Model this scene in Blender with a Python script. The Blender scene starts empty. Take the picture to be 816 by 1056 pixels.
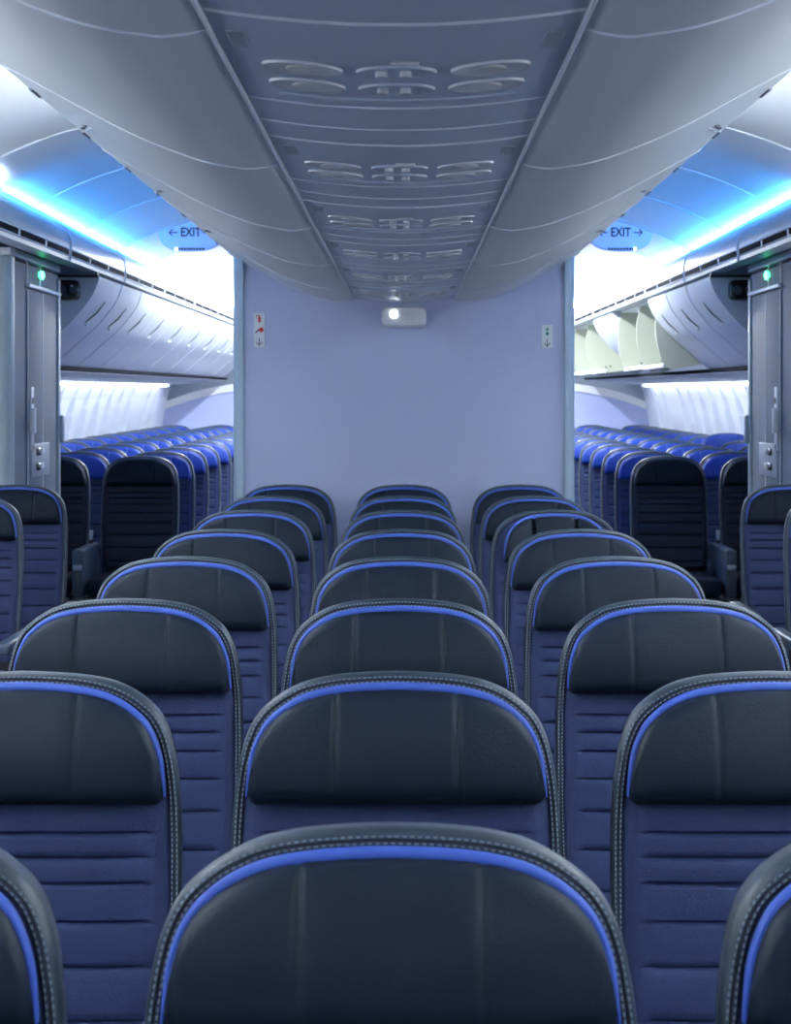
import bpy, bmesh, math, random
from mathutils import Vector, Matrix
random.seed(7)
S = bpy.context.scene
C = S.collection
PI = math.pi

# ------------------------------------------------------------------ camera
CZ = 1.5            # eye height
F = 1867.0          # focal length in pixels of the 1056 px high frame
cd = bpy.data.cameras.new('camera'); cam = bpy.data.objects.new('camera', cd); C.objects.link(cam)
cam.location = (0.0143, 0, CZ); cam.rotation_euler = (PI/2, 0, 0)
cd.sensor_fit = 'VERTICAL'; cd.sensor_height = 36; cd.lens = 36*F/1056
cd.shift_x = -12/1056; cd.shift_y = -116/1056
cd.clip_start = 0.05
cd.dof.use_dof = True; cd.dof.focus_distance = 3.6; cd.dof.aperture_fstop = 14
S.camera = cam

# ------------------------------------------------------------------ world, exposure
w = bpy.data.worlds.new('world'); S.world = w; w.use_nodes = True
w.node_tree.nodes['Background'].inputs[0].default_value = (0.50, 0.66, 1.0, 1)
w.node_tree.nodes['Background'].inputs[1].default_value = 0.45
S.view_settings.view_transform = 'Standard'; S.view_settings.look = 'None'
S.view_settings.gamma = 1; S.view_settings.use_curve_mapping = False
S.view_settings.exposure = 0.0

# the cove, sidewall and galley lamps of the cabin (colour, strength)
COVE_FRONT = ((0.62, 0.80, 1.0), 40)
COVE_BLUE = ((0.04, 0.36, 1.0), 24)
COVE_AFT = ((0.80, 0.90, 1.0), 90)
SIDE_AFT = ((0.84, 0.90, 1.0), 9)
SIDE_FRONT = ((0.86, 0.91, 1.0), 34)

def area(name, loc, rot, sx, sy, col, power, spread=PI):
    l = bpy.data.lights.new(name, 'AREA'); l.shape = 'RECTANGLE'; l.size = sx; l.size_y = sy
    l.color = col; l.energy = power; l.spread = spread
    o = bpy.data.objects.new(name, l); C.objects.link(o); o.location = loc; o.rotation_euler = rot
    return o
# unseen fill lamp added behind the camera, lighting the surfaces that face it
area('rear_fill_lamp', (0, -1.6, 2.6), (math.radians(30), 0, 0), 3.0, 0.5, (0.72, 0.84, 1.0), 14)
for sx in (-1, 1):
    # unseen lamps without fixture, added over both aisles to light seats and bins
    area('aisle_fill_lamp', (sx*1.02, 3.2, 2.545), (0, 0, 0), 0.10, 7.5, (0.80, 0.88, 1.0), 18)
    area('aisle_fill_lamp', (sx*1.02, 15.5, 2.56), (0, 0, 0), 0.10, 8.5, (0.86, 0.92, 1.0), 320)
    # wash lamps lying in the cove, throwing light up over the vault
    for y, l, c, p in ((3.3, 8.0, (0.84, 0.92, 1.0), 220), (9.8, 4.5, (0.05, 0.34, 1.0), 34), (16.3, 8.1, (0.84, 0.92, 1.0), 200)):
        area('cove_wash_lamp', (sx*1.668, y, 2.311+0.005*(y-0.8)), (0.005, sx*math.radians(152), 0), 0.02, l, c, p)
    # wash lamps on top of the centre bins, hidden behind their upper edge
    area('bin_top_lamp', (sx*0.79, 3.1, 2.235), (0, -sx*math.radians(155), 0), 0.04, 6.6, (0.86, 0.93, 1.0), 45)
    # lamps along the top of the window walls, shining down and outward
    area('window_wall_lamp', (sx*2.50, 15.1, 1.54+0.005*14.3), (0.005, sx*math.radians(-25), 0), 0.04, 9.4, (0.84, 0.90, 1.0), 10)

def rise(y):        # the aft ceiling climbs very slightly
    return 0.005*max(0, y-0.8)
def rise_floor(y):
    return 0.0 if y <= 8.2 else min(0.037, (y-8.2)*0.1) + 0.005*(y-8.2)

# ------------------------------------------------------------------ materials
def mat(name, col, rough=0.5, metal=0.0, spec=0.5, emit=None, estr=0, noise=None, bump=None, coat=0, sheen=0, trans=0):
    m = bpy.data.materials.new(name); m.use_nodes = True
    nt = m.node_tree; b = nt.nodes['Principled BSDF']
    b.inputs['Base Color'].default_value = (*col, 1); b.inputs['Roughness'].default_value = rough
    b.inputs['Metallic'].default_value = metal; b.inputs['Specular IOR Level'].default_value = spec
    b.inputs['Coat Weight'].default_value = coat; b.inputs['Sheen Weight'].default_value = sheen
    b.inputs['Transmission Weight'].default_value = trans
    if emit:
        b.inputs['Emission Color'].default_value = (*emit, 1); b.inputs['Emission Strength'].default_value = estr
    tc = nt.nodes.new('ShaderNodeTexCoord')
    if noise:
        sc, amt = noise
        n = nt.nodes.new('ShaderNodeTexNoise'); n.inputs['Scale'].default_value = sc; n.inputs['Detail'].default_value = 4
        nt.links.new(tc.outputs['Object'], n.inputs['Vector'])
        r = nt.nodes.new('ShaderNodeMix'); r.data_type = 'RGBA'
        r.inputs[6].default_value = (*[c*(1-amt) for c in col], 1); r.inputs[7].default_value = (*[min(1, c*(1+amt)) for c in col], 1)
        nt.links.new(n.outputs['Fac'], r.inputs[0]); nt.links.new(r.outputs[2], b.inputs['Base Color'])
    if bump:
        sc, st = bump
        n = nt.nodes.new('ShaderNodeTexNoise'); n.inputs['Scale'].default_value = sc; n.inputs['Detail'].default_value = 3
        nt.links.new(tc.outputs['Object'], n.inputs['Vector'])
        bp = nt.nodes.new('ShaderNodeBump'); bp.inputs['Strength'].default_value = st; bp.inputs['Distance'].default_value = 0.002
        nt.links.new(n.outputs['Fac'], bp.inputs['Height']); nt.links.new(bp.outputs['Normal'], b.inputs['Normal'])
    return m
M = {}
M['leather'] = mat('black_leather', (0.0048, 0.0100, 0.0200), 0.50, bump=(260, 0.25), spec=0.15)
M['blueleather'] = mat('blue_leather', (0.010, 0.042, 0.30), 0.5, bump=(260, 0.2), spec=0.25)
M['navy'] = mat('navy_cushion', (0.019, 0.032, 0.092), 0.62, noise=(500, 0.08), bump=(420, 0.35), spec=0.25)
M['navydark'] = mat('dark_navy_band', (0.009, 0.015, 0.040), 0.55, bump=(300, 0.2))
M['firstnavy'] = mat('first_row_navy', (0.007, 0.012, 0.032), 0.6, bump=(420, 0.3), spec=0.35)
M['border'] = mat('slate_leather_border', (0.017, 0.031, 0.046), 0.45, bump=(260, 0.2))
M['piping'] = mat('bright_blue_piping', (0.045, 0.105, 0.46), 0.6, noise=(60, 0.10), bump=(120, 0.3))
M['pipingdark'] = mat('slate_blue_piping', (0.03, 0.06, 0.15), 0.5)
M['stitch'] = mat('pale_stitching', (0.24, 0.30, 0.35), 0.8)
M['shell'] = mat('seat_shell_plastic', (0.05, 0.065, 0.085), 0.4)
M['metal'] = mat('brushed_metal', (0.55, 0.58, 0.62), 0.3, 1.0)
M['darkmetal'] = mat('dark_metal', (0.10, 0.11, 0.13), 0.4, 0.8)
M['armrest'] = mat('armrest_plastic', (0.06, 0.085, 0.13), 0.42)
M['bin'] = mat('grey_bin_plastic', (0.70, 0.735, 0.735), 0.42, noise=(2.0, 0.03), bump=(30, 0.03))
M['binaft'] = mat('white_bin_plastic', (0.62, 0.66, 0.72), 0.4, noise=(2.0, 0.03))
M['panel'] = mat('grey_service_panel', (0.46, 0.53, 0.62), 0.38, noise=(3.0, 0.03))
M['trim'] = mat('pale_trim', (0.72, 0.76, 0.82), 0.35)
M['dish'] = mat('reading_lamp_dish', (0.66, 0.68, 0.70), 0.22)
M['lens'] = mat('lamp_lens_glint', (0.72, 0.71, 0.68), 0.2)  # warm glint put into the lens colour, the lamps are off
M['vault'] = mat('ceiling_vault', (0.78, 0.80, 0.82), 0.5)
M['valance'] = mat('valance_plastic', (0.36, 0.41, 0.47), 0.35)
M['black'] = mat('black_void', (0.006, 0.008, 0.012), 0.8, spec=0.05)
M['bulk'] = mat('bulkhead_fabric', (0.46, 0.51, 0.70), 0.75, noise=(140, 0.07), bump=(180, 0.2))
M['post'] = mat('bulkhead_post', (0.36, 0.47, 0.58), 0.4)
M['mon'] = mat('closet_laminate', (0.105, 0.15, 0.21), 0.6, spec=0.2, noise=(5, 0.04))
M['monpost'] = mat('closet_corner', (0.38, 0.45, 0.48), 0.35)
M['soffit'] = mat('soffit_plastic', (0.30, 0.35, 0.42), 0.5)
M['side'] = mat('white_sidewall', (0.74, 0.78, 0.86), 0.5)
M['underside'] = mat('pale_lavender_underside', (0.80, 0.80, 0.92), 0.5)
M['cream'] = mat('cream_bin_liner', (0.40, 0.42, 0.345), 0.5)
M['pane'] = mat('window_pane', (0.50, 0.56, 0.72), 0.2)
M['lav'] = mat('lavender_divider', (0.42, 0.48, 0.74), 0.6)
M['white'] = mat('white_plastic', (0.78, 0.80, 0.82), 0.35)
M['placard'] = mat('placard_white', (0.70, 0.74, 0.78), 0.5)
M['red'] = mat('placard_red', (0.60, 0.02, 0.03), 0.5)
M['greenp'] = mat('placard_green', (0.02, 0.22, 0.14), 0.5)
M['ink'] = mat('dark_ink', (0.01, 0.015, 0.03), 0.6)
M['exit'] = mat('exit_sign_lit_blue', (0.30, 0.46, 0.78), 0.3, emit=(0.24, 0.44, 0.85), estr=0.45)  # blue light falling on the sign is put into its colour and glow
M['exitrim'] = mat('exit_sign_rim', (0.35, 0.55, 0.90), 0.3)
M['led'] = mat('white_led', (1, 1, 1), 0.3, emit=(0.9, 0.97, 1.0), estr=8)
M['green'] = mat('green_led', (0.1, 1, 0.4), 0.3, emit=(0.05, 1.0, 0.32), estr=7)
M['glass'] = mat('dark_glass', (0.015, 0.018, 0.025), 0.12, coat=1.0)
M['carpet'] = mat('cabin_carpet', (0.03, 0.035, 0.06), 0.95, noise=(60, 0.3), bump=(300, 0.5))
def lampmat(name, cs):
    return mat(name, (1, 1, 1), 0.5, emit=cs[0], estr=cs[1])

# ------------------------------------------------------------------ mesh helpers
class MB:
    def __init__(s): s.v = []; s.f = []
    def add(s, vs, fs):
        n = len(s.v); s.v += [tuple(p) for p in vs]; s.f += [tuple(i+n for i in f) for f in fs]; return s
    def box(s, x0, x1, y0, y1, z0, z1, bev=0.0):
        if bev <= 0:
            vs = [(x, y, z) for x in (x0, x1) for y in (y0, y1) for z in (z0, z1)]
            return s.add(vs, [(0,1,3,2),(4,6,7,5),(0,4,5,1),(2,3,7,6),(0,2,6,4),(1,5,7,3)])
        bm = bmesh.new(); bmesh.ops.create_cube(bm, size=1)
        for v in bm.verts:
            v.co = ((x0+x1)/2+v.co.x*(x1-x0), (y0+y1)/2+v.co.y*(y1-y0), (z0+z1)/2+v.co.z*(z1-z0))
        bmesh.ops.bevel(bm, geom=bm.edges[:], offset=bev, segments=3, affect='EDGES', profile=0.5)
        return s.frombm(bm)
    def frombm(s, bm):
        bm.verts.index_update()
        s.add([v.co[:] for v in bm.verts], [[v.index for v in f.verts] for f in bm.faces]); bm.free(); return s
    def loft(s, rings, closed=True, caps=True):
        n = len(rings[0]); vs = [p for r in rings for p in r]; fs = []
        for k in range(len(rings)-1):
            for i in range(n if closed else n-1):
                j = (i+1) % n
                fs.append((k*n+i, k*n+j, (k+1)*n+j, (k+1)*n+i))
        if caps:
            fs.append(tuple(range(n))[::-1]); fs.append(tuple((len(rings)-1)*n+i for i in range(n)))
        return s.add(vs, fs)
    def tube(s, path, r, seg=8, closed=False, flat=1.0):
        P = [Vector(p) for p in path]; rings = []; n = len(P)
        for i, p in enumerate(P):
            a = P[(i-1) % n] if (closed or i > 0) else p; b = P[(i+1) % n] if (closed or i < n-1) else p
            t = (b-a).normalized(); up = Vector((0, 1, 0)) if abs(t.y) < 0.9 else Vector((0, 0, 1))
            u = t.cross(up).normalized(); w_ = t.cross(u).normalized()
            rr = r[i] if isinstance(r, (list, tuple)) else r
            rings.append([p + u*math.cos(q)*rr + w_*math.sin(q)*rr*flat for q in [2*PI*k/seg for k in range(seg)]])
        if closed: rings.append(rings[0])
        return s.loft(rings, True, not closed)
    def disc(s, c, rx, ry, h, axis='y', seg=24):
        cx, cy, cz = c; rings = []
        for d in (0, h):
            rg = []
            for k in range(seg):
                a = 2*PI*k/seg; p, q = rx*math.cos(a), ry*math.sin(a)
                rg.append((cx+p, cy+d, cz+q) if axis == 'y' else (cx+p, cy+q, cz+d) if axis == 'z' else (cx+d, cy+p, cz+q))
            rings.append(rg)
        return s.loft(rings)
    def prism_y(s, prof, y0, y1, step=None, closed=True, caps=True, lift=True):
        """profile (x, z) run along Y; follows the slight climb of the aft floor"""
        ys = [y0, y1]
        if step:
            k = max(1, int(round((y1-y0)/step))); ys = [y0+(y1-y0)*i/k for i in range(k+1)]
        return s.loft([[(x, y, z+(rise(y) if lift else 0)) for x, z in prof] for y in ys], closed, caps)
    def build(s, name, m, parent=None, smooth=40, rep=True):
        me = bpy.data.meshes.new(name); me.from_pydata(s.v, [], s.f)
        bm = bmesh.new(); bm.from_mesh(me)
        if rep: bmesh.ops.recalc_face_normals(bm, faces=bm.faces)
        bm.to_mesh(me); bm.free()
        me.materials.append(M[m] if isinstance(m, str) else m)
        if smooth:
            me.polygons.foreach_set('use_smooth', [True]*len(me.polygons)); me.set_sharp_from_angle(angle=math.radians(smooth))
        o = bpy.data.objects.new(name, me); C.objects.link(o)
        if parent: o.parent = parent
        return o

def smoothpts(P, n=6, closed=False):
    """Catmull-Rom through 2D points"""
    out = []; k = len(P)
    for i in range(k-1):
        p0 = P[max(i-1, 0)]; p1 = P[i]; p2 = P[i+1]; p3 = P[min(i+2, k-1)]
        for j in range(n):
            t = j/n
            out.append(tuple(0.5*((2*p1[a])+(-p0[a]+p2[a])*t+(2*p0[a]-5*p1[a]+4*p2[a]-p3[a])*t*t+(-p0[a]+3*p1[a]-3*p2[a]+p3[a])*t**3) for a in range(len(p1))))
    out.append(tuple(P[-1])); return out
def mirror(P, sx): return [(x*sx, z) for x, z in P]
def tag(o, label, cat, group=None):
    o['label'] = label; o['category'] = cat
    if group: o['group'] = group
    return o
def struct(o): o['kind'] = 'structure'; return o
def empty(name, loc=(0, 0, 0)):
    o = bpy.data.objects.new(name, None); C.objects.link(o); o.location = loc; o.empty_display_size = 0.1; return o
def copy_tree(root):
    r = root.copy(); C.objects.link(r)
    for ch in root.children:
        c = ch.copy(); C.objects.link(c); c.parent = r
        for g in ch.children:
            d = g.copy(); C.objects.link(d); d.parent = c
    return r
ORD = ['first', 'second', 'third', 'fourth', 'fifth', 'sixth', 'seventh', 'eighth', 'ninth', 'tenth', 'eleventh', 'twelfth', 'thirteenth']
SIDE = {-1: 'left', 1: 'right'}

# ================================================================== setting
Y0, Y1 = -3.0, 21.0
fm = MB()
fm.loft([[(x, y, z+rise_floor(y)) for x, z in [(-2.8, 0), (2.8, 0), (2.8, -0.05), (-2.8, -0.05)]] for y in (Y0, 8.2, 8.57, Y1)])

struct(fm.build('floor', 'carpet'))

# ceiling vault over both aisles, one skin from cove to cove
half = [(0, 1.20), (0.45, 1.175), (0.8, 1.135), (1.05, 1.095), (1.28, 1.044), (1.45, 0.985), (1.60, 0.915), (1.70, 0.855), (1.765, 0.79), (1.79, 0.72)]
half = smoothpts([(x, CZ+z-0.035) for x, z in half], 4)
inner = [(-x, z) for x, z in half[::-1]] + half[1:]
outer = [(x*1.02, z+0.04) for x, z in inner]
struct(MB().prism_y(inner+outer[::-1], Y0, Y1, 1.0).build('ceiling', 'vault'))
for sx in (-1, 1):
    rib = MB()
    vis = [p for p in half if p[0] > 0.5 and p[0] < 1.76]
    for k in range(-4, 12):
        y = 6.97+1.23*k
        if y < 0 or y > 20.5: continue
        rib.tube([(x*sx, y, z-0.001+rise(y)) for x, z in vis], 0.006, 6)
    struct(rib.build('trim_1' if sx < 0 else 'trim_2', 'trim'))
    # valance panel with lip
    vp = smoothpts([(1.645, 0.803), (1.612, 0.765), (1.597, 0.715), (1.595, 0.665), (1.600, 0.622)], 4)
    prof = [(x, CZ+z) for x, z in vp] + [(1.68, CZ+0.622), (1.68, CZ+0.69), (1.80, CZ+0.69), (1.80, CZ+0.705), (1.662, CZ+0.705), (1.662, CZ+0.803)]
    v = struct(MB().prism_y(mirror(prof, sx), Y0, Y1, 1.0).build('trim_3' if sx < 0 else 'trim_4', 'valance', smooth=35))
    y = 0.23
    while y < 20:
        g = MB(); r0 = rise(y)
        pr = [(1.5925, CZ+0.648), (1.5915, CZ+0.674), (1.60, CZ+0.674), (1.60, CZ+0.648)]
        g.prism_y(mirror(pr, sx), y+0.03, y+0.53)
        g.build('air_slot', 'black', v, smooth=0)
        rm = MB()
        for zz in (0.6445, 0.6775):
            rm.tube([(sx*1.594, y+0.01, CZ+zz+rise(y)), (sx*1.594, y+0.55, CZ+zz+rise(y+0.55))], 0.0035, 6)
        rm.build('slot_rim', 'trim', v)
        y += 0.56
    j = MB()
    for k in range(12):
        y = 0.25 + 1.68*k
        j.tube([(x*sx*0.998, y, CZ+z+rise(y)) for x, z in vp], 0.004, 6)
    j.build('joint_strip', 'trim', v)
    # cove lamps lying behind the lip
    for nm, a, b, cs in (('cove_lamp', Y0, 7.35, COVE_FRONT), ('cove_lamp', 7.45, 12.1, COVE_BLUE), ('cove_lamp', 12.2, 20.6, COVE_AFT)):
        c = MB().prism_y(mirror([(1.695, CZ+0.710), (1.735, CZ+0.710), (1.735, CZ+0.725), (1.695, CZ+0.725)], sx), a, b, 1.0).build(nm, lampmat(nm, cs), smooth=0)
        which = {Y0: 'white front stretch of lamp strip glowing behind the %s cove lip', 7.45: 'blue stretch of lamp strip glowing behind the %s cove lip',
                 12.2: 'bright white far stretch of lamp strip behind the %s cove lip'}[a] % SIDE[sx]
        tag(c, which, 'light', 'cove lamps')
    # sidewall
    wp = smoothpts([(2.70, 0.0), (2.755, 0.7), (2.745, 1.1), (2.69, 1.42), (2.64, 1.58), (2.60, 1.66)], 4)
    wl = MB().prism_y(mirror(wp + [(x+0.12, z) for x, z in wp[::-1]], sx), Y0, 12.9, 1.0)
    struct(wl.build('wall_left' if sx < 0 else 'wall_right', 'side'))
    # soffit closing the space over the outboard seats and doors
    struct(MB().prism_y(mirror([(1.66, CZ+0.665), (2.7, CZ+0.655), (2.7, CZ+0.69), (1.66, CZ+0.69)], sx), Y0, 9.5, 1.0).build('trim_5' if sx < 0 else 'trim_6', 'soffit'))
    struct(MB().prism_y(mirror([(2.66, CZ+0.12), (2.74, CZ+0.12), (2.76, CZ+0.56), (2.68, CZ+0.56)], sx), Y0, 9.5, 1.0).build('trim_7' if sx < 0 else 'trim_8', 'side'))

# aft sidewalls with deep sculpted windows: a height field of scoops
WY = [14.05+0.6*k for k in range(7)] + [18.85, 19.45]
def wallx(z):
    P = [(0.0, 2.70), (0.7, 2.755), (1.1, 2.745), (1.42, 2.69), (1.58, 2.64), (1.66, 2.60)]
    for (a, xa), (b, xb) in zip(P, P[1:]):
        if z <= b: return xa+(xb-xa)*(z-a)/(b-a)
    return P[-1][1]
WIN_Y0, WIN_Y1 = 12.9, 20.4
for sx in (-1, 1):
    ys = []; y = WIN_Y0
    while y < WIN_Y1: ys.append(y); y += 0.009
    zs = [0.0, 0.5, 0.8] + [0.9+0.0175*i for i in range(42)] + [1.66]
    vs = []; fs = []
    def scoop(y, z):
        best = 0
        for wy in WY:
            yj = wy+0.10-0.06*(1.55-z)          # far jamb
            a = (1.545-z)/0.62
            if a <= 0 or a >= 1.0: continue
            L = 0.40*min(1, a*1.5)**0.62*(1 if a < 0.8 else ((1-a)/0.2)**0.5)
            q = yj-y
            if -0.010 < q < L:
                k = min(1, (q+0.010)/0.012, (L-q)/0.02+0.05)
                best = max(best, 0.13*k)
        return best
    for z in zs:
        for y in ys: vs.append((sx*(wallx(z)+scoop(y, z)), y, z+rise(y)))
    n = len(ys)
    for a in range(len(zs)-1):
        for b in range(n-1): fs.append((a*n+b, a*n+b+1, (a+1)*n+b+1, (a+1)*n+b))
    wl = struct(MB().add(vs, fs).build('wall_left' if sx < 0 else 'wall_right', 'side', smooth=50))
    for i, wy in enumerate(WY):
        p = MB(); cz = 1.25; x = 2.835
        pts = []
        for k in range(28):
            a = 2*PI*k/28; c_, s_ = math.cos(a), math.sin(a)
            pts.append((math.copysign(abs(c_)**0.7, c_)*0.07, math.copysign(abs(s_)**0.7, s_)*0.16))
        p.loft([[(sx*(wallx(cz+q)+0.112+d), wy+0.03+c, cz+q+rise(wy)) for c, q in pts] for d in (0, 0.02)])
        struct(p.build('window_%d' % (i+1+(9 if sx > 0 else 0)), 'pane'))
    # lamp strip along the top of the sidewall
    for a, b, cs, l in ((Y0, 7.95, SIDE_FRONT, 'front'), (10.0, 19.6, SIDE_AFT, 'far')):
        c = MB().prism_y(mirror([(2.570, 1.550), (2.592, 1.545), (2.590, 1.568), (2.568, 1.568)], sx), a, b, 1.0).build('sidewall_lamp', lampmat('side', cs), smooth=0)
        tag(c, '%s lamp strip along the top of the %s window wall under the bins' % (l, SIDE[sx]), 'light', 'sidewall lamps')

# far end wall, dividers
struct(MB().box(-2.9, 2.9, 21.0, 21.1, 0, 2.9).build('wall_back', 'soffit', smooth=0))
for sx in (-1, 1):
    t = tag(empty('cabin_divider', (sx*1.75, 20.45, rise(20.4))), 'lavender divider with curved white top at the far %s end of the cabin' % SIDE[sx], 'divider')
    top = smoothpts([(-0.90, 1.60), (-0.35, 1.575), (0.2, 1.52), (0.62, 1.44), (1.0, 1.31)], 5)
    pts = [(x*sx, z) for x, z in top]
    ring = lambda y: [(p[0], y, p[1]-0.02) for p in pts] + [(pts[-1][0], y, 0.0), (pts[0][0], y, 0.0)]
    MB().loft([ring(-0.03), ring(0.03)]).build('divider_panel', 'lav', t)
    MB().loft([[(p[0], y, p[1]-0.03+0.0) for p in pts]+[(p[0], y, p[1]+0.055) for p in pts[::-1]] for y in (-0.05, 0.05)]).build('top_rail', 'white', t)
    MB().box(sx*-0.34-0.035, sx*-0.34+0.035, -0.03, 0.03, 1.60, 1.80, 0.008).build('post', 'white', t)

# ================================================================== centre lavatory block with bulkhead
bk = MB().box(-0.722, 0.722, 8.15, 9.7, 0, 2.27)
struct(bk.build('wall_front', 'bulk', smooth=0))
for sx in (-1, 1):
    pr = [(0.722, 8.13), (0.745, 8.128), (0.760, 8.136), (0.768, 8.155), (0.768, 9.7), (0.722, 9.7)]
    struct(MB().loft([[(x*sx, y, z) for x, y in pr] for z in (0, 2.235)]).build('trim_9' if sx < 0 else 'trim_10', 'post', smooth=60))
    struct(MB().loft([[(x*sx, y, z) for x, y in pr] for z in (2.235, 2.53)]).build('trim_11' if sx < 0 else 'trim_12', 'trim', smooth=60))
struct(MB().box(-0.722, 0.722, 8.17, 9.7, 2.27, 2.66).build('wall_front_top', 'side', smooth=0))

# ================================================================== centre stowage bins
BP = [(0.2265, 0.462), (0.232, 0.452), (0.258, 0.445), (0.288, 0.442), (0.32, 0.446), (0.365, 0.454), (0.415, 0.469), (0.52, 0.512), (0.655, 0.584), (0.725, 0.622), (0.772, 0.648), (0.780, 0.660), (0.778, 0.676)]
bprof = smoothpts([(x, CZ+z) for x, z in BP], 4)
bfull = bprof + [(0.745, CZ+0.80), (0.60, CZ+0.95), (0.235, CZ+0.95)]
bounds = [-0.32, 0.94, 2.20, 3.46, 4.72, 5.98, 7.24, 8.145]
for sx in (-1, 1):
    for i in range(len(bounds)-1):
        a, b = bounds[i], bounds[i+1]; yc = (a+b)/2
        t = tag(empty('overhead_bin', (sx*0.5, yc, CZ+0.44)),
                'grey curved overhead bin, %s side of the centre ceiling, %s' % (SIDE[sx], 'nearest above the camera' if i == 0 else 'last before the bulkhead' if i == len(bounds)-2 else '%s from the camera' % ORD[i]),
                'overhead bin', 'centre overhead bins')
        def loc(P): return [(x-0.5*sx, z-CZ-0.44) for x, z in P]
        MB().prism_y(loc(mirror(bfull, sx)), a-yc+0.003, b-yc-0.003, 0.6, lift=False).build('bin_body', 'bin', t, smooth=50)
        # pale bead at the far edge, painting light caught by the rounded joint
        MB().tube([(x, b-yc, z-0.0005) for x, z in loc(mirror(bprof, sx))], 0.0026, 6).build('joint_highlight', 'trim', t)
        # latch recess and handle near the upper edge
        def onbin(x):          # height of the bin skin at x, in the bin's own frame
            for (xa, za), (xb, zb) in zip(bprof, bprof[1:]):
                if xa <= x <= xb: return za+(zb-za)*(x-xa)/(xb-xa)-CZ-0.44
            return 0
        if b-a > 1.0:
            xs_ = (0.690, 0.700, 0.712, 0.722, 0.730, 0.738); ys_ = (-0.12, -0.08, -0.03, 0.02, 0.06, 0.10)
            l = MB().tube([(sx*(x-0.5), y, onbin(x)-0.003) for x, y in zip(xs_, ys_)], [0.002, 0.004, 0.0065, 0.0065, 0.005, 0.002], 8, flat=0.6)
            lo = l.build('latch', 'darkmetal', t); lo['label'] = 'dark metal latch'
            MB().tube([(sx*(x-0.5-0.012), y, onbin(x-0.012)-0.001) for x, y in zip(xs_, ys_)], 0.003, 6).build('latch_lip', 'trim', t)
        for y in (-0.30, 0.30):
            MB().tube([(sx*(0.765-0.5), y-0.05, onbin(0.765)-0.001), (sx*(0.765-0.5), y+0.05, onbin(0.765)-0.001)], 0.004, 6).build('hinge_tab', 'soffit', t)

# ================================================================== passenger service panels between the bins
def pz(x): return CZ+0.454-0.019*(1-(x/0.2248)**2)
def panel_sheet(a, b):
    xs = [-0.2235+0.447*i/24 for i in range(25)]
    P = [(x, pz(x)-CZ) for x in xs] + [(x, pz(x)+0.02-CZ) for x in xs[::-1]]
    return MB().loft([[(x, y, z) for x, z in P] for y in (a, b)])
def dish(cx, cy, rx, ry):
    rings = []
    for f, h in ((1.0, 0.001), (0.98, -0.0025), (0.93, -0.003), (0.85, -0.0015), (0.6, 0.0005), (0.3, 0.0005), (0.02, 0.0005)):
        rings.append([(cx+rx*f*math.cos(q), cy+ry*f*math.sin(q), pz(cx+rx*f*math.cos(q))-CZ+h-0.0015) for q in [2*PI*k/28 for k in range(28)]])
    return MB().loft(rings, True, True)
k = 0
for i in range(-1, 6):
    y0 = 2.10+1.0*i; y1 = min(y0+0.995, 8.14)
    lab = 'nearest to the camera' if i == -1 else '%s from the camera' % ORD[i+1]
    t = tag(empty('service_panel', (0, y0, CZ)), 'grey ceiling panel with oval reading lamps, %s' % lab, 'ceiling panel', 'lamp panels between the centre bins')
    panel_sheet(0.004, 0.60).build('panel_sheet', 'panel', t)
    for yy, q in ((0.30, 0), (0.43, 1)):
        for cx in (-0.125, 0, 0.125):
            d = dish(cx, yy, 0.054, 0.046).build('lamp_dish' if cx else 'nozzle_dish', 'dish' if cx else 'panel', t)
            if cx:
                MB().disc((cx, yy, pz(cx)-CZ-0.0035), 0.022, 0.022, 0.003, 'z').build('lens', 'lens', d)
            else:
                for ddx in (-0.02, 0.012): MB().disc((cx+ddx, yy, pz(cx)-CZ-0.008), 0.008, 0.008, 0.007, 'z', 14).build('air_nozzle', 'dish', d)
    MB().box(-0.008, 0.030, 0.228, 0.236, pz(0)-CZ-0.005, pz(0)-CZ, 0.002).build('call_button', 'dish', t)
    # long shallow speaker strip
    sp = MB(); P = [(x, pz(x)-CZ-0.003) for x in [-0.17+0.34*j/16 for j in range(17)]]
    sp.loft([[(x, y, z) for x, z in P]+[(x, y, z+0.006) for x, z in P[::-1]] for y in (0.52, 0.575)])
    sp.build('speaker_strip', 'panel', t)
    for s_ in (-1, 1): MB().box(s_*0.195-0.012, s_*0.195+0.012, 0.10, 0.20, pz(.195)-CZ-0.003, pz(.195)-CZ+0.004, 0.002).build('row_number_tab', 'soffit', t)
    for yy in (0.0, 0.60):
        MB().tube([(x, yy, pz(x)-CZ-0.0005) for x in [-0.222+0.444*j/20 for j in range(21)]], 0.0022, 6).build('joint_highlight', 'trim', t)  # pale beads draw the bright edges of the panel seams
    t2 = tag(empty('filler_panel', (0, y0+0.604, CZ)), 'plain grey ceiling panel just behind the %s lamp panel' % ('nearest' if i == -1 else ORD[i+1]), 'ceiling panel', 'plain panels between the centre bins')
    e = y1-(y0+0.604)-0.002
    panel_sheet(0.0, e).build('panel_sheet', 'panel', t2)
    MB().tube([(x, e*0.55, pz(x)-CZ-0.0005) for x in [-0.222+0.444*j/20 for j in range(21)]], 0.0018, 6).build('joint_highlight', 'trim', t2)
for sx in (-1, 1):
    r = MB().tube([(sx*0.2262, 0.0, CZ+0.4495), (sx*0.2262, 8.14, CZ+0.4495)], 0.0036, 8)
    struct(r.build('trim_13' if sx < 0 else 'trim_14', 'trim'))

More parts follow.
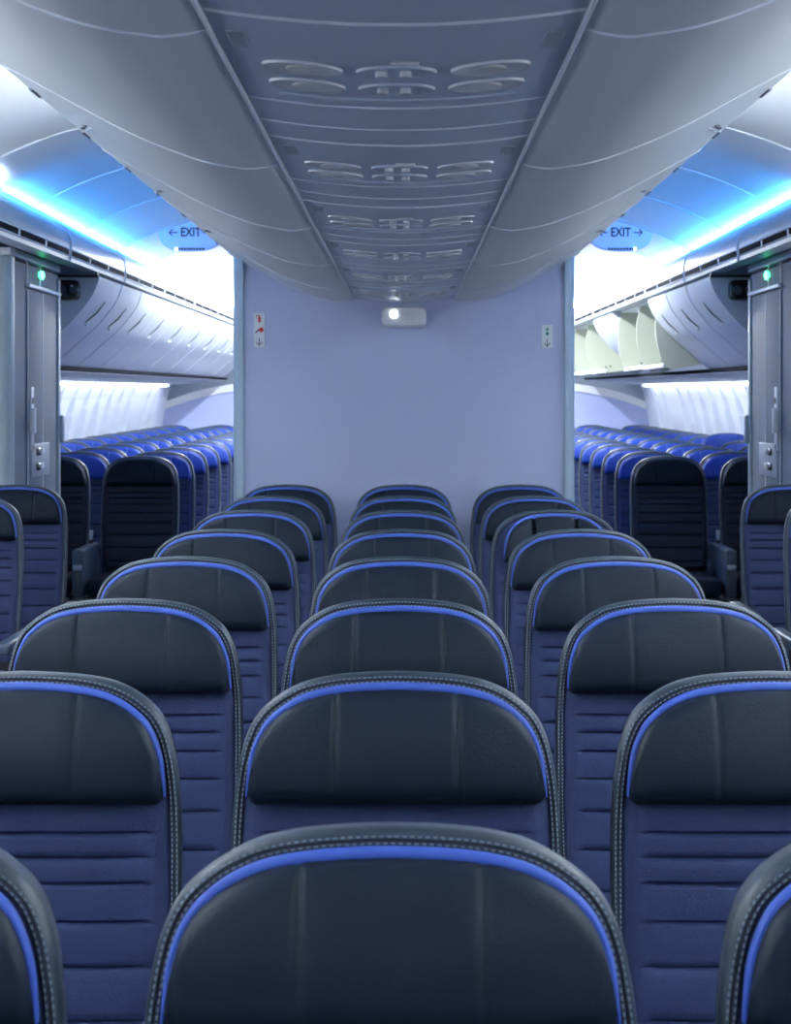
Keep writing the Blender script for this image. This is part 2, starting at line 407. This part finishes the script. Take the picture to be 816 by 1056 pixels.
# emergency lamp under the end of the panel run
t = tag(empty('emergency_lamp', (0, 8.13, CZ+0.37)), 'white rounded emergency lamp box at the top centre of the bulkhead', 'lamp')
bm = MB(); P = []
for a in range(0, 40):
    q = 2*PI*a/40; c_, s_ = math.cos(q), math.sin(q)
    P.append((math.copysign(abs(c_)**0.35, c_)*0.100, math.copysign(abs(s_)**0.45, s_)*0.045*(1 if s_ < 0 else 1)))
bm.loft([[(x*f, y, z*f) for x, z in P] for y, f in ((0.02, 1), (-0.06, 1), (-0.075, 0.95), (-0.082, 0.85))])
bm.build('housing', 'white', t)
for dx in (-0.052, -0.038):
    MB().disc((dx, -0.088, 0.010), 0.0085, 0.016, 0.008, 'y').build('lit_lens', 'led', t)

# placards
def placard(x, z0, z1, kind):
    t = tag(empty('safety_placard', (x, 8.147, z0)), 'small white placard with %s, %s edge of bulkhead' % (('red symbols above a down arrow', 'left') if kind == 'red' else ('green symbols above a down arrow', 'right')), 'sign')
    h = z1-z0; MB().box(-0.025, 0.025, -0.004, 0.002, 0, h, 0.0015).build('plate', 'placard', t)
    a = MB(); yy = (-0.0055, -0.004)
    a.box(-0.0018, 0.0018, *yy, 0.010, 0.042)
    for s_ in (-1, 1):
        q = [(0, 0.006), (0, 0.011), (s_*0.012, 0.024), (s_*0.014, 0.021)]
        a.loft([[(x_, y, z_) for x_, z_ in q] for y in yy])
    a.build('arrow', 'ink', t, smooth=0)
    if kind == 'red':
        b = MB(); b.box(-0.005, 0.007, *yy, 0.112, 0.136); b.box(-0.003, 0.003, *yy, 0.136, 0.142); b.box(-0.014, 0.004, *yy, 0.140, 0.144); b.box(-0.0145, -0.012, *yy, 0.128, 0.144)
        b.build('extinguisher_symbol', 'red', t, smooth=0)
        b = MB(); b.disc((0.009, -0.0055, 0.078), 0.011, 0.011, 0.0015); b.build('hood_symbol', 'red', t, smooth=0)
        b = MB(); b.loft([[(x_, y, z_) for x_, z_ in [(-0.02, 0.064), (-0.016, 0.062), (0.0, 0.076), (-0.004, 0.081)]] for y in yy]); b.build('hand_symbol', 'ink', t, smooth=0)
    else:
        b = MB(); b.loft([[(x_, y, z_) for x_, z_ in [(0, 0.095), (-0.008, 0.082), (0, 0.078), (0.008, 0.082)]] for y in yy]); b.disc((0, -0.0055, 0.065), 0.007, 0.009, 0.0015); b.build('green_symbol', 'greenp', t, smooth=0)
sc = 8.147/F
placard((267.5-420)*sc+0.0143, CZ+(412-358)*sc, CZ+(412-323)*sc, 'red')
placard((564.5-420)*sc+0.0143, CZ+(412-359)*sc, CZ+(412-335)*sc, 'green')

# ================================================================== closets beside the doors
for sx in (-1, 1):
    s_ = SIDE[sx]
    t = tag(empty('closet', (sx*1.76, 8.06, 0)), 'tall slate blue closet with green lamp beside the %s aisle' % s_, 'closet')
    X = lambda d: sx*d               # d measured outboard from the aisle face
    def bx(name, d0, d1, y0, y1, z0, z1, m, bev=0, par=t):
        a, b = sorted((X(d0), X(d1))); return MB().box(a, b, y0, y1, z0, z1, bev).build(name, m, par)
    bx('body', 0.0, 0.85, 0.10, 1.13, 0, 2.13, 'mon')
    # rounded pale corner and front
    rr = [(0.10, 0.0), (0.05, 0.008), (0.02, 0.028), (0.004, 0.06), (-0.002, 0.11), (0.05, 0.13), (0.85, 0.13), (0.85, 0.0)]
    MB().loft([[(X(d), y, z) for d, y in rr] for z in (0, 2.145)]).build('corner_post', 'monpost', t, smooth=60)
    bx('top_rail', -0.012, 0.86, -0.005, 1.15, 2.145, 2.18, 'trim', 0.006)
    bx('ledge', -0.02, 0.0, 0.36, 1.12, 2.022, 2.042, 'trim', 0.005)
    dr = bx('door', -0.006, 0.0, 0.37, 1.05, 0.05, 2.012, 'mon', 0.002)
    bx('door_seam', -0.008, -0.004, 0.715, 0.728, 0.05, 2.012, 'trim', 0, dr)
    bx('door_seam', -0.008, -0.004, 0.372, 0.378, 0.05, 2.012, 'trim', 0, dr)
    h = bx('latch_plate', -0.012, -0.005, 0.43, 0.49, 1.26, 1.56, 'trim', 0.003, dr)
    for z in (1.48, 1.42, 1.37): bx('latch_mark', -0.015, -0.010, 0.445, 0.475, z, z+0.028, 'red' if z < 1.4 else 'ink', 0, dr)
    bx('latch_handle', -0.035, -0.008, 0.40, 0.43, 1.34, 1.46, 'trim', 0.006, dr)
    bx('edge_strip', -0.012, 0.02, 1.10, 1.15, 0, 2.11, 'monpost', 0.008)
    bx('hinge_cover', -0.03, 0.01, 1.12, 1.17, 1.28, 1.42, 'monpost', 0.01)
    cb = bx('control_box', -0.012, 0.0, 0.44, 0.86, 1.13, 1.29, 'soffit', 0.004)
    for z in (1.25, 1.18):
        bx('switch', -0.022, -0.010, 0.54, 0.62, z-0.018, z+0.018, 'glass', 0.006, cb)
        bx('switch_cap', -0.03, -0.020, 0.60, 0.645, z-0.010, z+0.016, 'white', 0.003, cb)
    lamp = MB().disc((X(0.0) if sx < 0 else X(0.0)-0.0, 0.69, 2.10), 0.042, 0.021, -sx*0.012, 'x')
    gl = lamp.build('green_lamp', 'green', t); gl['label'] = 'lit green lamp'
    bx('lamp_seam', -0.006, 0.0, 0.655, 0.665, 2.045, 2.145, 'trim')
    bx('lamp_seam', -0.006, 0.0, 0.37, 0.376, 2.045, 2.145, 'trim')

# ================================================================== outboard bins beyond the doors
OP = [(1.602, 0.600), (1.612, 0.565), (1.645, 0.492), (1.740, 0.374), (1.835, 0.290), (1.93, 0.205), (2.0, 0.150)]
oprof = smoothpts([(x, CZ+z) for x, z in OP], 4)
ofull = oprof + [(2.02, CZ+0.145), (2.45, CZ+0.30), (2.6, CZ+0.60), (1.64, CZ+0.62)]
def closed_bin(sx, a, b, label, latch=True, end=False):
    yc = (a+b)/2
    t = tag(empty('overhead_bin', (sx*1.8, yc, CZ+0.15+rise(yc))), label, 'overhead bin', 'overhead bins beyond the doors')
    L = lambda P: [(x-1.8*sx, z-CZ-0.15) for x, z in P]
    rr = lambda y: rise(y+yc)-rise(yc)
    MB().loft([[(x, y, z+rr(y)) for x, z in L(mirror(ofull, sx))] for y in (a-yc+0.003, b-yc-0.003)]).build('bin_body', 'binaft', t, smooth=50)
    if not end: MB().tube([(x, a-yc+0.010, z+rr(a-yc)) for x, z in L(mirror(oprof, sx))], 0.004, 6).build('joint_highlight', 'trim', t)  # pale bead in place of light on the joint edge
    if latch:
        ly = 0.0
        P = L(mirror([oprof[8], oprof[10], oprof[12]], sx))
        MB().tube([(P[0][0]-sx*0.004, ly+0.05, P[0][1]-0.004), (P[1][0]-sx*0.008, ly, P[1][1]-0.008), (P[2][0]-sx*0.004, ly-0.05, P[2][1]-0.004)], [0.002, 0.005, 0.003], 8).build('latch', 'darkmetal', t)
        MB().disc((P[2][0]-sx*0.012, ly-0.06, P[2][1]-0.010), 0.010, 0.010, 0.02, 'y', 12).build('latch_button', 'white', t)
    return t
lb = [9.5, 10.25, 11.0, 11.8, 12.75, 13.9, 15.05, 16.2, 17.4, 18.6, 19.8]
for i in range(10):
    closed_bin(-1, lb[i], lb[i+1], 'closed white curved bin over the left window seats, %s behind the left door' % ORD[i], end=(i == 0))
rb = [9.5, 10.3, 11.1, 11.95]
for i in range(3):
    closed_bin(1, rb[i], rb[i+1], 'closed white curved bin over the right window seats, %s behind the right door' % ORD[i], end=(i == 0))
closed_bin(1, 14.15, 15.45, 'closed bright white bin between the open bins on the right', latch=False)
PL = smoothpts([(1.700, 0.655), (1.672, 0.56), (1.655, 0.44), (1.668, 0.30), (1.715, 0.165)], 4)
def open_bin(sx, a, b, label):
    yc = (a+b)/2
    t = tag(empty('open_bin', (sx*1.8, yc, CZ+0.12+rise(yc))), label, 'overhead bin', 'open overhead bins on the right')
    L = lambda P: [(x*sx-1.8*sx, z-0.12) for x, z in P]
    side = L(PL + [(1.76, 0.14), (2.45, 0.26), (2.5, 0.60)])
    for y in (b-yc-0.03, a-yc+0.005):
        if y < 0 and a > 12.2: continue
        MB().loft([[(x, yy, z) for x, z in side] for yy in (y, y+0.022)]).build('side_panel', 'cream', t)
    h = (b-a)/2-0.03
    MB().box(*sorted((sx*0.30, sx*0.33)), -h, h, 0.08, 0.48).build('back_panel', 'cream', t)
    tp = L([(1.72, 0.150), (1.72, 0.165), (2.12, 0.225), (2.12, 0.20)])
    MB().loft([[(x, yy, z) for x, z in tp] for yy in (-h, h)]).build('tray', 'cream', t)
    MB().tube([(sx*(1.718-1.8), -h, 0.045), (sx*(1.718-1.8), h, 0.045)], 0.017, 10).build('lip', 'white', t)
    MB().box(*sorted((sx*-0.12, sx*0.35)), -h, h, 0.49, 0.51).build('top_panel', 'binaft', t)
    g = MB()
    for dd, zz in ((0.03, 0.10), (0.07, 0.11), (0.05, 0.07), (0.02, 0.05), (0.075, 0.055)):
        g.disc((sx*(-0.04+dd+0.05), b-yc-0.036, zz), 0.007, 0.010, 0.006, 'y', 10)
    g.build('bracket_holes', 'ink', t)
for a, b, l in ((11.95, 12.98, 'nearest open cream bin on the right, beside the closed bins'), (13.0, 14.12, 'second open cream bin on the right with white lip'),
                (15.48, 16.65, 'third open cream bin on the right, beyond the bright closed bin'), (16.68, 17.85, 'fourth open cream bin on the right'),
                (17.88, 19.0, 'farthest open cream bin on the right, partly behind the bulkhead post')):
    open_bin(1, a, b, l)
# underside panels from bins to sidewall
for sx in (-1, 1):
    t = tag(empty('bin_underside', (sx*2.3, 14.6, CZ+0.1)), 'ribbed pale underside panels beneath the %s far bins' % SIDE[sx], 'panel')
    m = MB(); pr = [(2.03, 0.118), (2.3, 0.100), (2.56, 0.075), (2.58, 0.092), (2.03, 0.135)]
    m.loft([[(sx*(x-2.3), y-14.6, z-0.1+rise(y)) for x, z in pr] for y in [9.5+0.515*i for i in range(22)]])
    m.build('underside_sheet', 'underside', t)
    dk = MB(); dk.loft([[(sx*(x-2.3), y-14.6, z-0.1+rise(y)) for x, z in [(2.0, 0.128), (2.035, 0.120), (2.035, 0.142), (2.0, 0.145)]] for y in (9.5, 20.3)])
    dk.build('shadow_gap', 'black', t, smooth=0)  # black strip painting the shade line under the bin edge
    g = MB()
    for i in range(36):
        y = 9.55+0.29*i
        g.loft([[(sx*(x-2.3), yy+dy-14.6, z-0.1+rise(y)) for x, z in ((2.04, 0.113), (2.29, 0.096), (2.55, 0.071), (2.55, 0.077), (2.29, 0.102), (2.04, 0.119))] for yy, dy in ((y, 0), (y, 0.05))])
    g.build('ribs', 'panel', t, smooth=0)
    # bin end panel fixture
    t = tag(empty('end_fixture', (sx*1.765, 9.495, CZ+0.572)), 'dark rounded glossy fixture with two lenses on the %s bin end panel' % SIDE[sx], 'fixture')
    P = []
    for a in range(32):
        q = 2*PI*a/32; c_, s__ = math.cos(q), math.sin(q)
        P.append((math.copysign(abs(c_)**0.45, c_)*0.066, math.copysign(abs(s__)**0.45, s__)*0.055))
    MB().loft([[(x*f, y, z*f) for x, z in P] for y, f in ((0.01, 1), (-0.03, 0.97), (-0.04, 0.88))]).build('housing', 'glass', t)
    for dx, r in ((-0.025, 0.026), (0.033, 0.018)):
        MB().tube([(dx, -0.035, 0), (dx, -0.058, 0)], [r, r*0.8], 20).build('lens', 'shell', t)
    MB().disc((0.03, -0.06, 0.02), 0.006, 0.006, 0.004).build('bright_stud', 'white', t)
    struct(MB().box(*sorted((sx*1.605, sx*2.7)), 9.47, 9.50, CZ+0.652, CZ+0.76).build('trim_17' if sx < 0 else 'trim_18', 'soffit', smooth=0))
    # outer fill: bin-side cheek above the soffit line
    struct(MB().box(*sorted((sx*1.60, sx*2.6)), 9.46, 9.50, CZ+0.640, CZ+0.652).build('trim_15' if sx < 0 else 'trim_16', 'ink', smooth=0))

# ================================================================== exit signs
def text_mesh(s, size, parent, m, loc, sx=0.8):
    cu = bpy.data.curves.new('lettering', 'FONT'); cu.body = s; cu.size = size; cu.align_x = 'CENTER'; cu.align_y = 'CENTER'; cu.extrude = 0.001; cu.offset = 0.0016
    o = bpy.data.objects.new('lettering', cu); C.objects.link(o); o.parent = parent; o.location = loc; o.rotation_euler = (PI/2, 0, 0)
    bpy.context.view_layer.update()
    me = bpy.data.meshes.new_from_object(o.evaluated_get(bpy.context.evaluated_depsgraph_get()))
    n = bpy.data.objects.new('lettering', me); C.objects.link(n); n.parent = parent; n.location = loc; n.rotation_euler = (PI/2, 0, 0); n.scale = (sx, 1, 1)
    me.materials.clear(); me.materials.append(M[m]); bpy.data.objects.remove(o); return n
for sx in (-1, 1):
    Ye = 10.8; s_ = F/Ye
    cx = ((197 if sx < 0 else 640)-420)/s_+0.0143; czz = CZ+(412-240)/s_
    t = tag(empty('exit_sign', (cx, Ye, czz)), 'blue-lit oval sign reading EXIT with arrows hanging over the %s aisle' % SIDE[sx], 'sign')
    P = []
    for a in range(40):
        q = 2*PI*a/40; c_, s__ = math.cos(q), math.sin(q)
        P.append((math.copysign(abs(c_)**0.75, c_)*0.185*(1 if s__ > 0 else 0.98), math.copysign(abs(s__)**0.75, s__)*(0.105)))
    MB().loft([[(x, y, z) for x, z in P] for y in (-0.012, 0.012)]).build('sign_plate', 'exit', t)
    MB().tube([(x*1.01, 0, z*1.01) for x, z in P], 0.006, 6, True).build('rim', 'exitrim', t)
    text_mesh('EXIT', 0.074, t, 'ink', (0, -0.0145, 0.0))
    for d in (-1, 1):
        a = MB(); yy = (-0.0155, -0.0125)
        a.box(*sorted((d*0.078, d*0.128)), *yy, -0.0035, 0.0035)
        for u in (-1, 1):
            q = [(d*0.132, 0), (d*0.124, 0), (d*0.106, u*0.019), (d*0.112, u*0.022)]
            a.loft([[(x, y, z) for x, z in q] for y in yy])
        a.build('arrow', 'ink', t, smooth=0)
    b = MB()
    for i in range(9): b.box(-0.075+i*0.018, -0.063+i*0.018, -0.022, -0.01, -0.103, -0.092)
    b.build('lower_louvre', 'ink', t, smooth=0)
    MB().disc((sx*0.085, -0.024, -0.098), 0.007, 0.007, 0.012, 'y', 12).build('lit_stud', 'led', t)
    MB().box(-0.12, 0.12, -0.02, 0.02, 0.095, 0.14, 0.01).build('hanger', 'exit', t)

# ================================================================== seats
HT = CZ-0.364       # top of a seat back
OL = [(0, 0), (0.045, 0.0016), (0.090, 0.0062), (0.128, 0.0158), (0.160, 0.033), (0.186, 0.057), (0.202, 0.090), (0.2115, 0.135), (0.2165, 0.19), (0.2185, 0.27), (0.2190, 0.40), (0.214, 0.55), (0.204, 0.66)]
hs = smoothpts(OL, 5)                   # (x, drop) right half, top to bottom
outl = [(-x, d) for x, d in hs[::-1]] + hs[1:]
def inset(P, k):
    out = []
    for i, (x, d) in enumerate(P):
        a = P[max(i-1, 0)]; b = P[min(i+1, len(P)-1)]
        tx, td = b[0]-a[0], b[1]-a[1]; l = math.hypot(tx, td)
        nx, nd = -td/l, tx/l             # left-hand normal in (x, drop)
        out.append((x+nx*k, d+nd*k))
    return out
if inset(outl, 0.01)[len(outl)//2][1] < 0:
    _i = inset
    def inset(P, k): return _i(P, -k)
TILT = math.tan(math.radians(9))
def lean(d): return -TILT*max(0, d-0.02) - 0.10*max(0, d-0.35)**1.5
def hw(P, d):
    """half width of curve P at drop d"""
    R = P[len(P)//2:]
    if d <= R[0][1]: return 0.0
    for (xa, da), (xb, db) in zip(R, R[1:]):
        if da <= d <= db: return xa+(xb-xa)*(d-da)/max(1e-9, db-da)
    return R[-1][0]
def L3(x, d, y): return (x, y+lean(d), -d)

def back_parts(t, cushion_m, zt):
    def sub(o): o.location = (0, 0, zt); return o
    # rear shell
    R = [[L3(x, d, y) for x, d in inset(outl, k)] for k, y in ((0.035, 0.085), (0.016, 0.078), (0.007, 0.055), (0.004, 0.018))]
    sub(MB().loft(R, False, False).add([p for p in R[0]], [tuple(range(len(R[0])))]).build('back_shell', 'shell', t, rep=True))
    # leather border rolled over the rim
    R = [[L3(x, d, y) for x, d in inset(outl, k)] for k, y in ((0.004, 0.020), (0.0, 0.012), (0.0, 0.004), (0.0014, -0.003), (0.004, -0.007), (0.0070, -0.008), (0.0086, -0.0055), (0.0096, -0.006), (0.0122, -0.007), (0.0142, -0.005), (0.0158, 0.0))]
    sub(MB().loft(R[:7], False, False).build('border', 'border', t))
    sub(MB().loft(R[6:], False, False).build('inner_band', 'navydark', t))
    # stitches
    st = MB()
    for k, y in ((0.0050, -0.0082), (0.0112, -0.0080)):
        P = [Vector(L3(x, d, y)) for x, d in inset(outl, k)]
        acc = 0.0; per, ln, wd = 0.0068, 0.0040, 0.0007
        nxt = 0.0
        for a, b in zip(P, P[1:]):
            seg = (b-a).length; tdir = (b-a)/seg; side = tdir.cross(Vector((0, 1, 0))).normalized()
            while nxt < acc+seg:
                q = a+tdir*(nxt-acc); e = q+tdir*ln; o = Vector((0, -0.0006, 0))
                st.add([q-side*wd+o, q+side*wd+o, e+side*wd+o, e-side*wd+o], [(0, 1, 2, 3)]); nxt += per
            acc += seg
    sub(st.build('stitching', 'stitch', t, smooth=0, rep=False))
    # front cushion with sewn cross channels
    seams = [0.206, 0.237, 0.270, 0.318, 0.374, 0.440, 0.510, 0.585]
    ds = []
    d = 0.026
    while d < 0.62: ds.append(d); d += 0.0125
    for s_ in seams: ds += [s_-0.0042, s_-0.0018, s_, s_+0.0018, s_+0.0042]
    ds = sorted(ds); inn = inset(outl, 0.0150)
    us = [-1, -0.985, -0.95, -0.90, -0.86, -0.82, -0.7, -0.5, -0.25, 0, 0.25, 0.5, 0.7, 0.82, 0.86, 0.90, 0.95, 0.985, 1]
    vs = []; fs = []
    for d in ds:
        h = hw(inn, d); fade = min(1, (d-0.02)/0.05)
        g = 0; puff = 0
        for s_ in seams:
            q = abs(d-s_)
            if q < 0.004: g = max(g, 1-q/0.004)
        for a, b in zip([0.18]+seams, seams+[0.64]):
            if a <= d <= b: puff = math.sin(PI*(d-a)/(b-a))**0.6
        for u in us:
            mid = max(0, min(1, (0.88-abs(u))/0.06))
            y = -0.002-0.012*fade*(1-abs(u)**6) - 0.0028*puff*mid*(d > 0.19) + 0.0042*g*mid
            # side bolster
            y -= 0.006*math.exp(-((abs(u)-0.92)/0.06)**2)*(d > 0.15)*min(1, max(0, (d-0.15)/0.05))
            vs.append(L3(u*h, d, y))
    n = len(us)
    for a in range(len(ds)-1):
        for b in range(n-1): fs.append((a*n+b, a*n+b+1, (a+1)*n+b+1, (a+1)*n+b))
    sub(MB().add(vs, fs).build('back_cushion', cushion_m, t, smooth=60))

def headrest(t, pad_m, pipe_m, zt, wing=False):
    base = inset(outl, 0.0180)
    top = base[len(base)//2][1]; bot = 0.168; rc = 0.013
    sq = 0.87 if wing else 1.0
    hm = hw(base, bot-rc)
    R = base[len(base)//2:]
    def T(x):                       # drop of the pad's upper edge at x
        x = abs(x)
        for (xa, da), (xb, db) in zip(R, R[1:]):
            if xa <= x <= xb: return da+(db-da)*(x-xa)/max(1e-9, xb-xa)
        return bot-rc
    def B(x):
        e = abs(x)-(hm-rc)
        return bot if e <= 0 else bot-rc+math.sqrt(max(0, rc*rc-e*e))
    seamx = 0.080
    xs = [0, 0.02, 0.04, 0.06, 0.07, 0.0745, 0.0775, 0.080, 0.0825, 0.0855, 0.09, 0.10, 0.115, 0.13, 0.145]
    xs += [hm-(hm-0.145)*q for q in (0.8, 0.62, 0.45, 0.32, 0.21, 0.12, 0.055, 0.015, 0.0)]
    xs = [-x for x in xs[:0:-1]] + xs
    vs_ = [0, 0.012, 0.035, 0.07, 0.12, 0.18, 0.25, 0.33, 0.42, 0.52, 0.62, 0.70, 0.77, 0.83, 0.88, 0.92, 0.955, 0.98, 1]
    def prof(d):
        v = (d-top)/(bot-top); a = min(1, v/0.70); return 0.30+0.70*math.sin(a*PI/2)
    vs = []; fs = []
    for v in vs_:
        for x in xs:
            t0, b0 = T(x), B(x); d = t0+v*(b0-t0)
            # distance to the rim rolls the edge over
            e = max(0, min(d-t0, hm-abs(x))); eb = max(0, b0-d)
            roll = (1-max(0, 1-e/0.014)**2)**0.5 if e < 0.014 else 1
            rollb = (1-max(0, 1-eb/0.030)**2)**0.5 if eb < 0.030 else 1
            dep = 0.008+0.048*prof(d)*min(1, 0.20+0.80*roll)*(0.10+0.90*rollb)*(1-0.25*(abs(x)/hm)**3)
            q = abs(abs(x)-seamx)
            dep -= (0.022 if wing else 0.0050)*math.exp(-(q/(0.006 if wing else 0.0034))**2)*(1-0.6*(d/bot))
            if wing: dep += 0.080*max(0, abs(x)/hm-0.42)**1.1
            vs.append((x*sq, -0.010-dep+lean(d)*0.6, -d))
    n = len(xs); ds = vs_
    for a in range(len(ds)-1):
        for b in range(n-1): fs.append((a*n+b, a*n+b+1, (a+1)*n+b+1, (a+1)*n+b))
    xmax = hm
    # rim skirt back to the cushion
    bnd = [i for i in range(n)] + [a*n+n-1 for a in range(1, len(ds))] + [(len(ds)-1)*n+b for b in range(n-2, -1, -1)] + [a*n for a in range(len(ds)-2, 0, -1)]
    sk = [(vs[i][0], 0.004+lean(-vs[i][2]), vs[i][2]) for i in bnd]; o = len(vs); vs += sk
    for i in range(len(bnd)): j = (i+1) % len(bnd); fs.append((bnd[i], bnd[j], o+j, o+i))
    p = MB().add(vs, fs).build('headrest', pad_m, t, smooth=60); p.location = (0, 0, zt)
    # piping band round top and sides
    P = [(x*sq, d) for x, d in inset(outl, 0.0172) if d < 0.165]
    n2 = len(P); rings = []
    for i, (x, d) in enumerate(P):
        e = min(1, min(i, n2-1-i)/5.0); wdt = 0.0046*(0.35+0.65*e) + 0.0032*max(0, 1-d/0.07)
        a = P[max(i-1, 0)]; b = P[min(i+1, n2-1)]
        tx, td = b[0]-a[0], b[1]-a[1]; l = math.hypot(tx, td); nx, nd = -td/l, tx/l
        yb = -0.018-0.008*min(1, d/0.08)+lean(d)*0.75
        if wing: yb -= 0.080*max(0, abs(x)/(xmax*sq)-0.42)**1.1
        ring = []
        for k in range(10):
            q = 2*PI*k/10; ring.append((x+nx*math.cos(q)*wdt, yb+math.sin(q)*0.0065, -(d+nd*math.cos(q)*wdt)))
        rings.append(ring)
    pp = MB().loft(rings).build('piping', pipe_m, p); pp['label'] = 'bright blue piping around the headrest' if pipe_m == 'piping' else 'slate piping around the headrest'
    return p

def make_seat(kind='front', wing=False, thick=False):
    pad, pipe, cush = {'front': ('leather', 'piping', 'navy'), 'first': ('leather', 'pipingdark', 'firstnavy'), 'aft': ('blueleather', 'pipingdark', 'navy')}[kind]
    t = empty('airline_seat'); t.empty_display_size = 0.2
    back_parts(t, cush, HT); headrest(t, pad, pipe, HT, wing)
    # small hem tab under the headrest
    m = MB()
    xs = [-0.08+0.16*i/10 for i in range(11)]
    m.tube([(x, -0.029, -0.178) for x in xs], 0.0018, 6)
    h = m.build('hem_cord', 'piping' if kind != 'first' else 'pipingdark', t); h.location = (0, 0, HT)
    MB().box(-0.21, 0.21, -0.60, -0.14, 0.40, 0.50, 0.035).build('seat_cushion', cush, t)
    MB().box(-0.205, 0.205, -0.56, -0.10, 0.35, 0.40, 0.01).build('seat_pan', 'darkmetal', t)
    for x in (-0.13, 0.13):
        MB().tube([(x, -0.50, 0.36), (x, -0.47, 0.0)], 0.017, 8).build('leg', 'darkmetal', t)
        MB().tube([(x, -0.14, 0.36), (x, -0.05, 0.0)], 0.017, 8).build('leg', 'darkmetal', t)
    if not thick:
        a = MB().box(0.2225, 0.2775, -0.52, -0.06, 0.60, 0.645, 0.015).build('armrest', 'armrest', t)
        MB().box(0.232, 0.268, -0.16, -0.10, 0.38, 0.62, 0.008).build('armrest_support', 'shell', a)
    else:
        a = MB().box(0.2205, 0.2795, -0.60, -0.06, 0.40, 0.655, 0.015).build('armrest', 'armrest', t)
        MB().box(0.226, 0.274, -0.609, -0.598, 0.545, 0.575, 0.004).build('latch', 'metal', a)
        MB().box(0.229, 0.271, -0.606, -0.598, 0.42, 0.535, 0.004).build('stowed_tray_edge', 'shell', a)
    return t
def end_arm(t, side, kid=[None]):
    """armrest on the open side of an end seat (left of column one, seen from the camera)"""
    a = [c for c in t.children if c.name.startswith('armrest')][0]
    b = a.copy(); C.objects.link(b); b.parent = t; b.location = (-0.5, 0, 0)
    for g in a.children:
        d = g.copy(); C.objects.link(d); d.parent = b
protos = {}
def seat(kind, x, y, z, label, group, wing=False, thick=False, end=False, raised=0):
    key = (kind, wing, thick)
    if key not in protos: t = make_seat(kind, wing, thick); protos[key] = t
    else: t = copy_tree(protos[key])
    t.location = (x, y, z); tag(t, label, 'airplane seat', group)
    if raised:
        for c in t.children:
            if c.name.startswith('headrest'): c.location = (0, -0.01, HT+raised)
    pend.append((t, end)); return t
pend = []
ZR = lambda n: (n+0.72)*0.889
COL = {-1: 'left', 0: 'middle', 1: 'right'}
for n in range(1, 9):
    for c in (-1, 0, 1):
        w_ = (n == 6 and c == 1)
        pos = 'nearest the camera' if n == 1 else ('last row, against the bulkhead' if n == 8 else '%s row from the camera' % ORD[n-1])
        seat('front', c*0.501, 1.600 if n == 1 else ZR(n), -0.0150 if n == 1 else 0, 'navy seat, %s column of the centre block, %s%s' % (COL[c], pos, ', headrest wings folded' if w_ else ''), 'seats in the centre block', wing=w_, end=(c == -1))
for sx in (-1, 1):
    for n in (7, 8):
        seat('front', sx*1.655, ZR(n), 0, 'navy aisle seat at the %s edge, %s' % (SIDE[sx], 'directly in front of the closet' if n == 8 else 'one row before the closet seat, cut by frame'), 'outer aisle seats before the doors', end=(sx == 1 or True))
CN = {0: 'aisle', 1: 'middle', 2: 'window'}
for sx in (-1, 1):
    for r in range(13):
        y = 10.2+0.765*r
        for c in range(3):
            if c == 2 and r < 2: continue
            if c == 0 and r > 10: continue
            x = sx*(1.267+0.2175+0.501*c)
            first = r == 0
            lab = ('dark headrest %s seat in the first row behind the %s door' % (CN[c], SIDE[sx])) if first else \
                  ('blue headrest %s seat, %s row behind the %s door' % (CN[c], ORD[r], SIDE[sx]))
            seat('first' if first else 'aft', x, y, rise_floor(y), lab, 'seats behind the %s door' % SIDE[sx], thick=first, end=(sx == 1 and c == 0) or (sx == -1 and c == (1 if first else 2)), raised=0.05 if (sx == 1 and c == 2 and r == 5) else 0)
for t, e in pend:
    if e and not any(abs(c.location.x+0.5) < 1e-4 for c in t.children): end_arm(t, -1)
# lap belt buckles hanging beside the first row behind the doors
for sx in (-1, 1):
    x = sx*1.727
    t = tag(empty('seat_belt', (x, 9.98, 0.66+rise(10))), 'seat belt with bright buckle between the dark seats behind the %s door' % SIDE[sx], 'seat belt')
    MB().box(-0.010, 0.010, -0.012, 0.0, 0.02, 0.075, 0.004).build('buckle', 'metal', t)
    MB().box(-0.008, 0.008, -0.006, -0.002, -0.0, 0.03, 0.001).build('strap', 'ink', t)
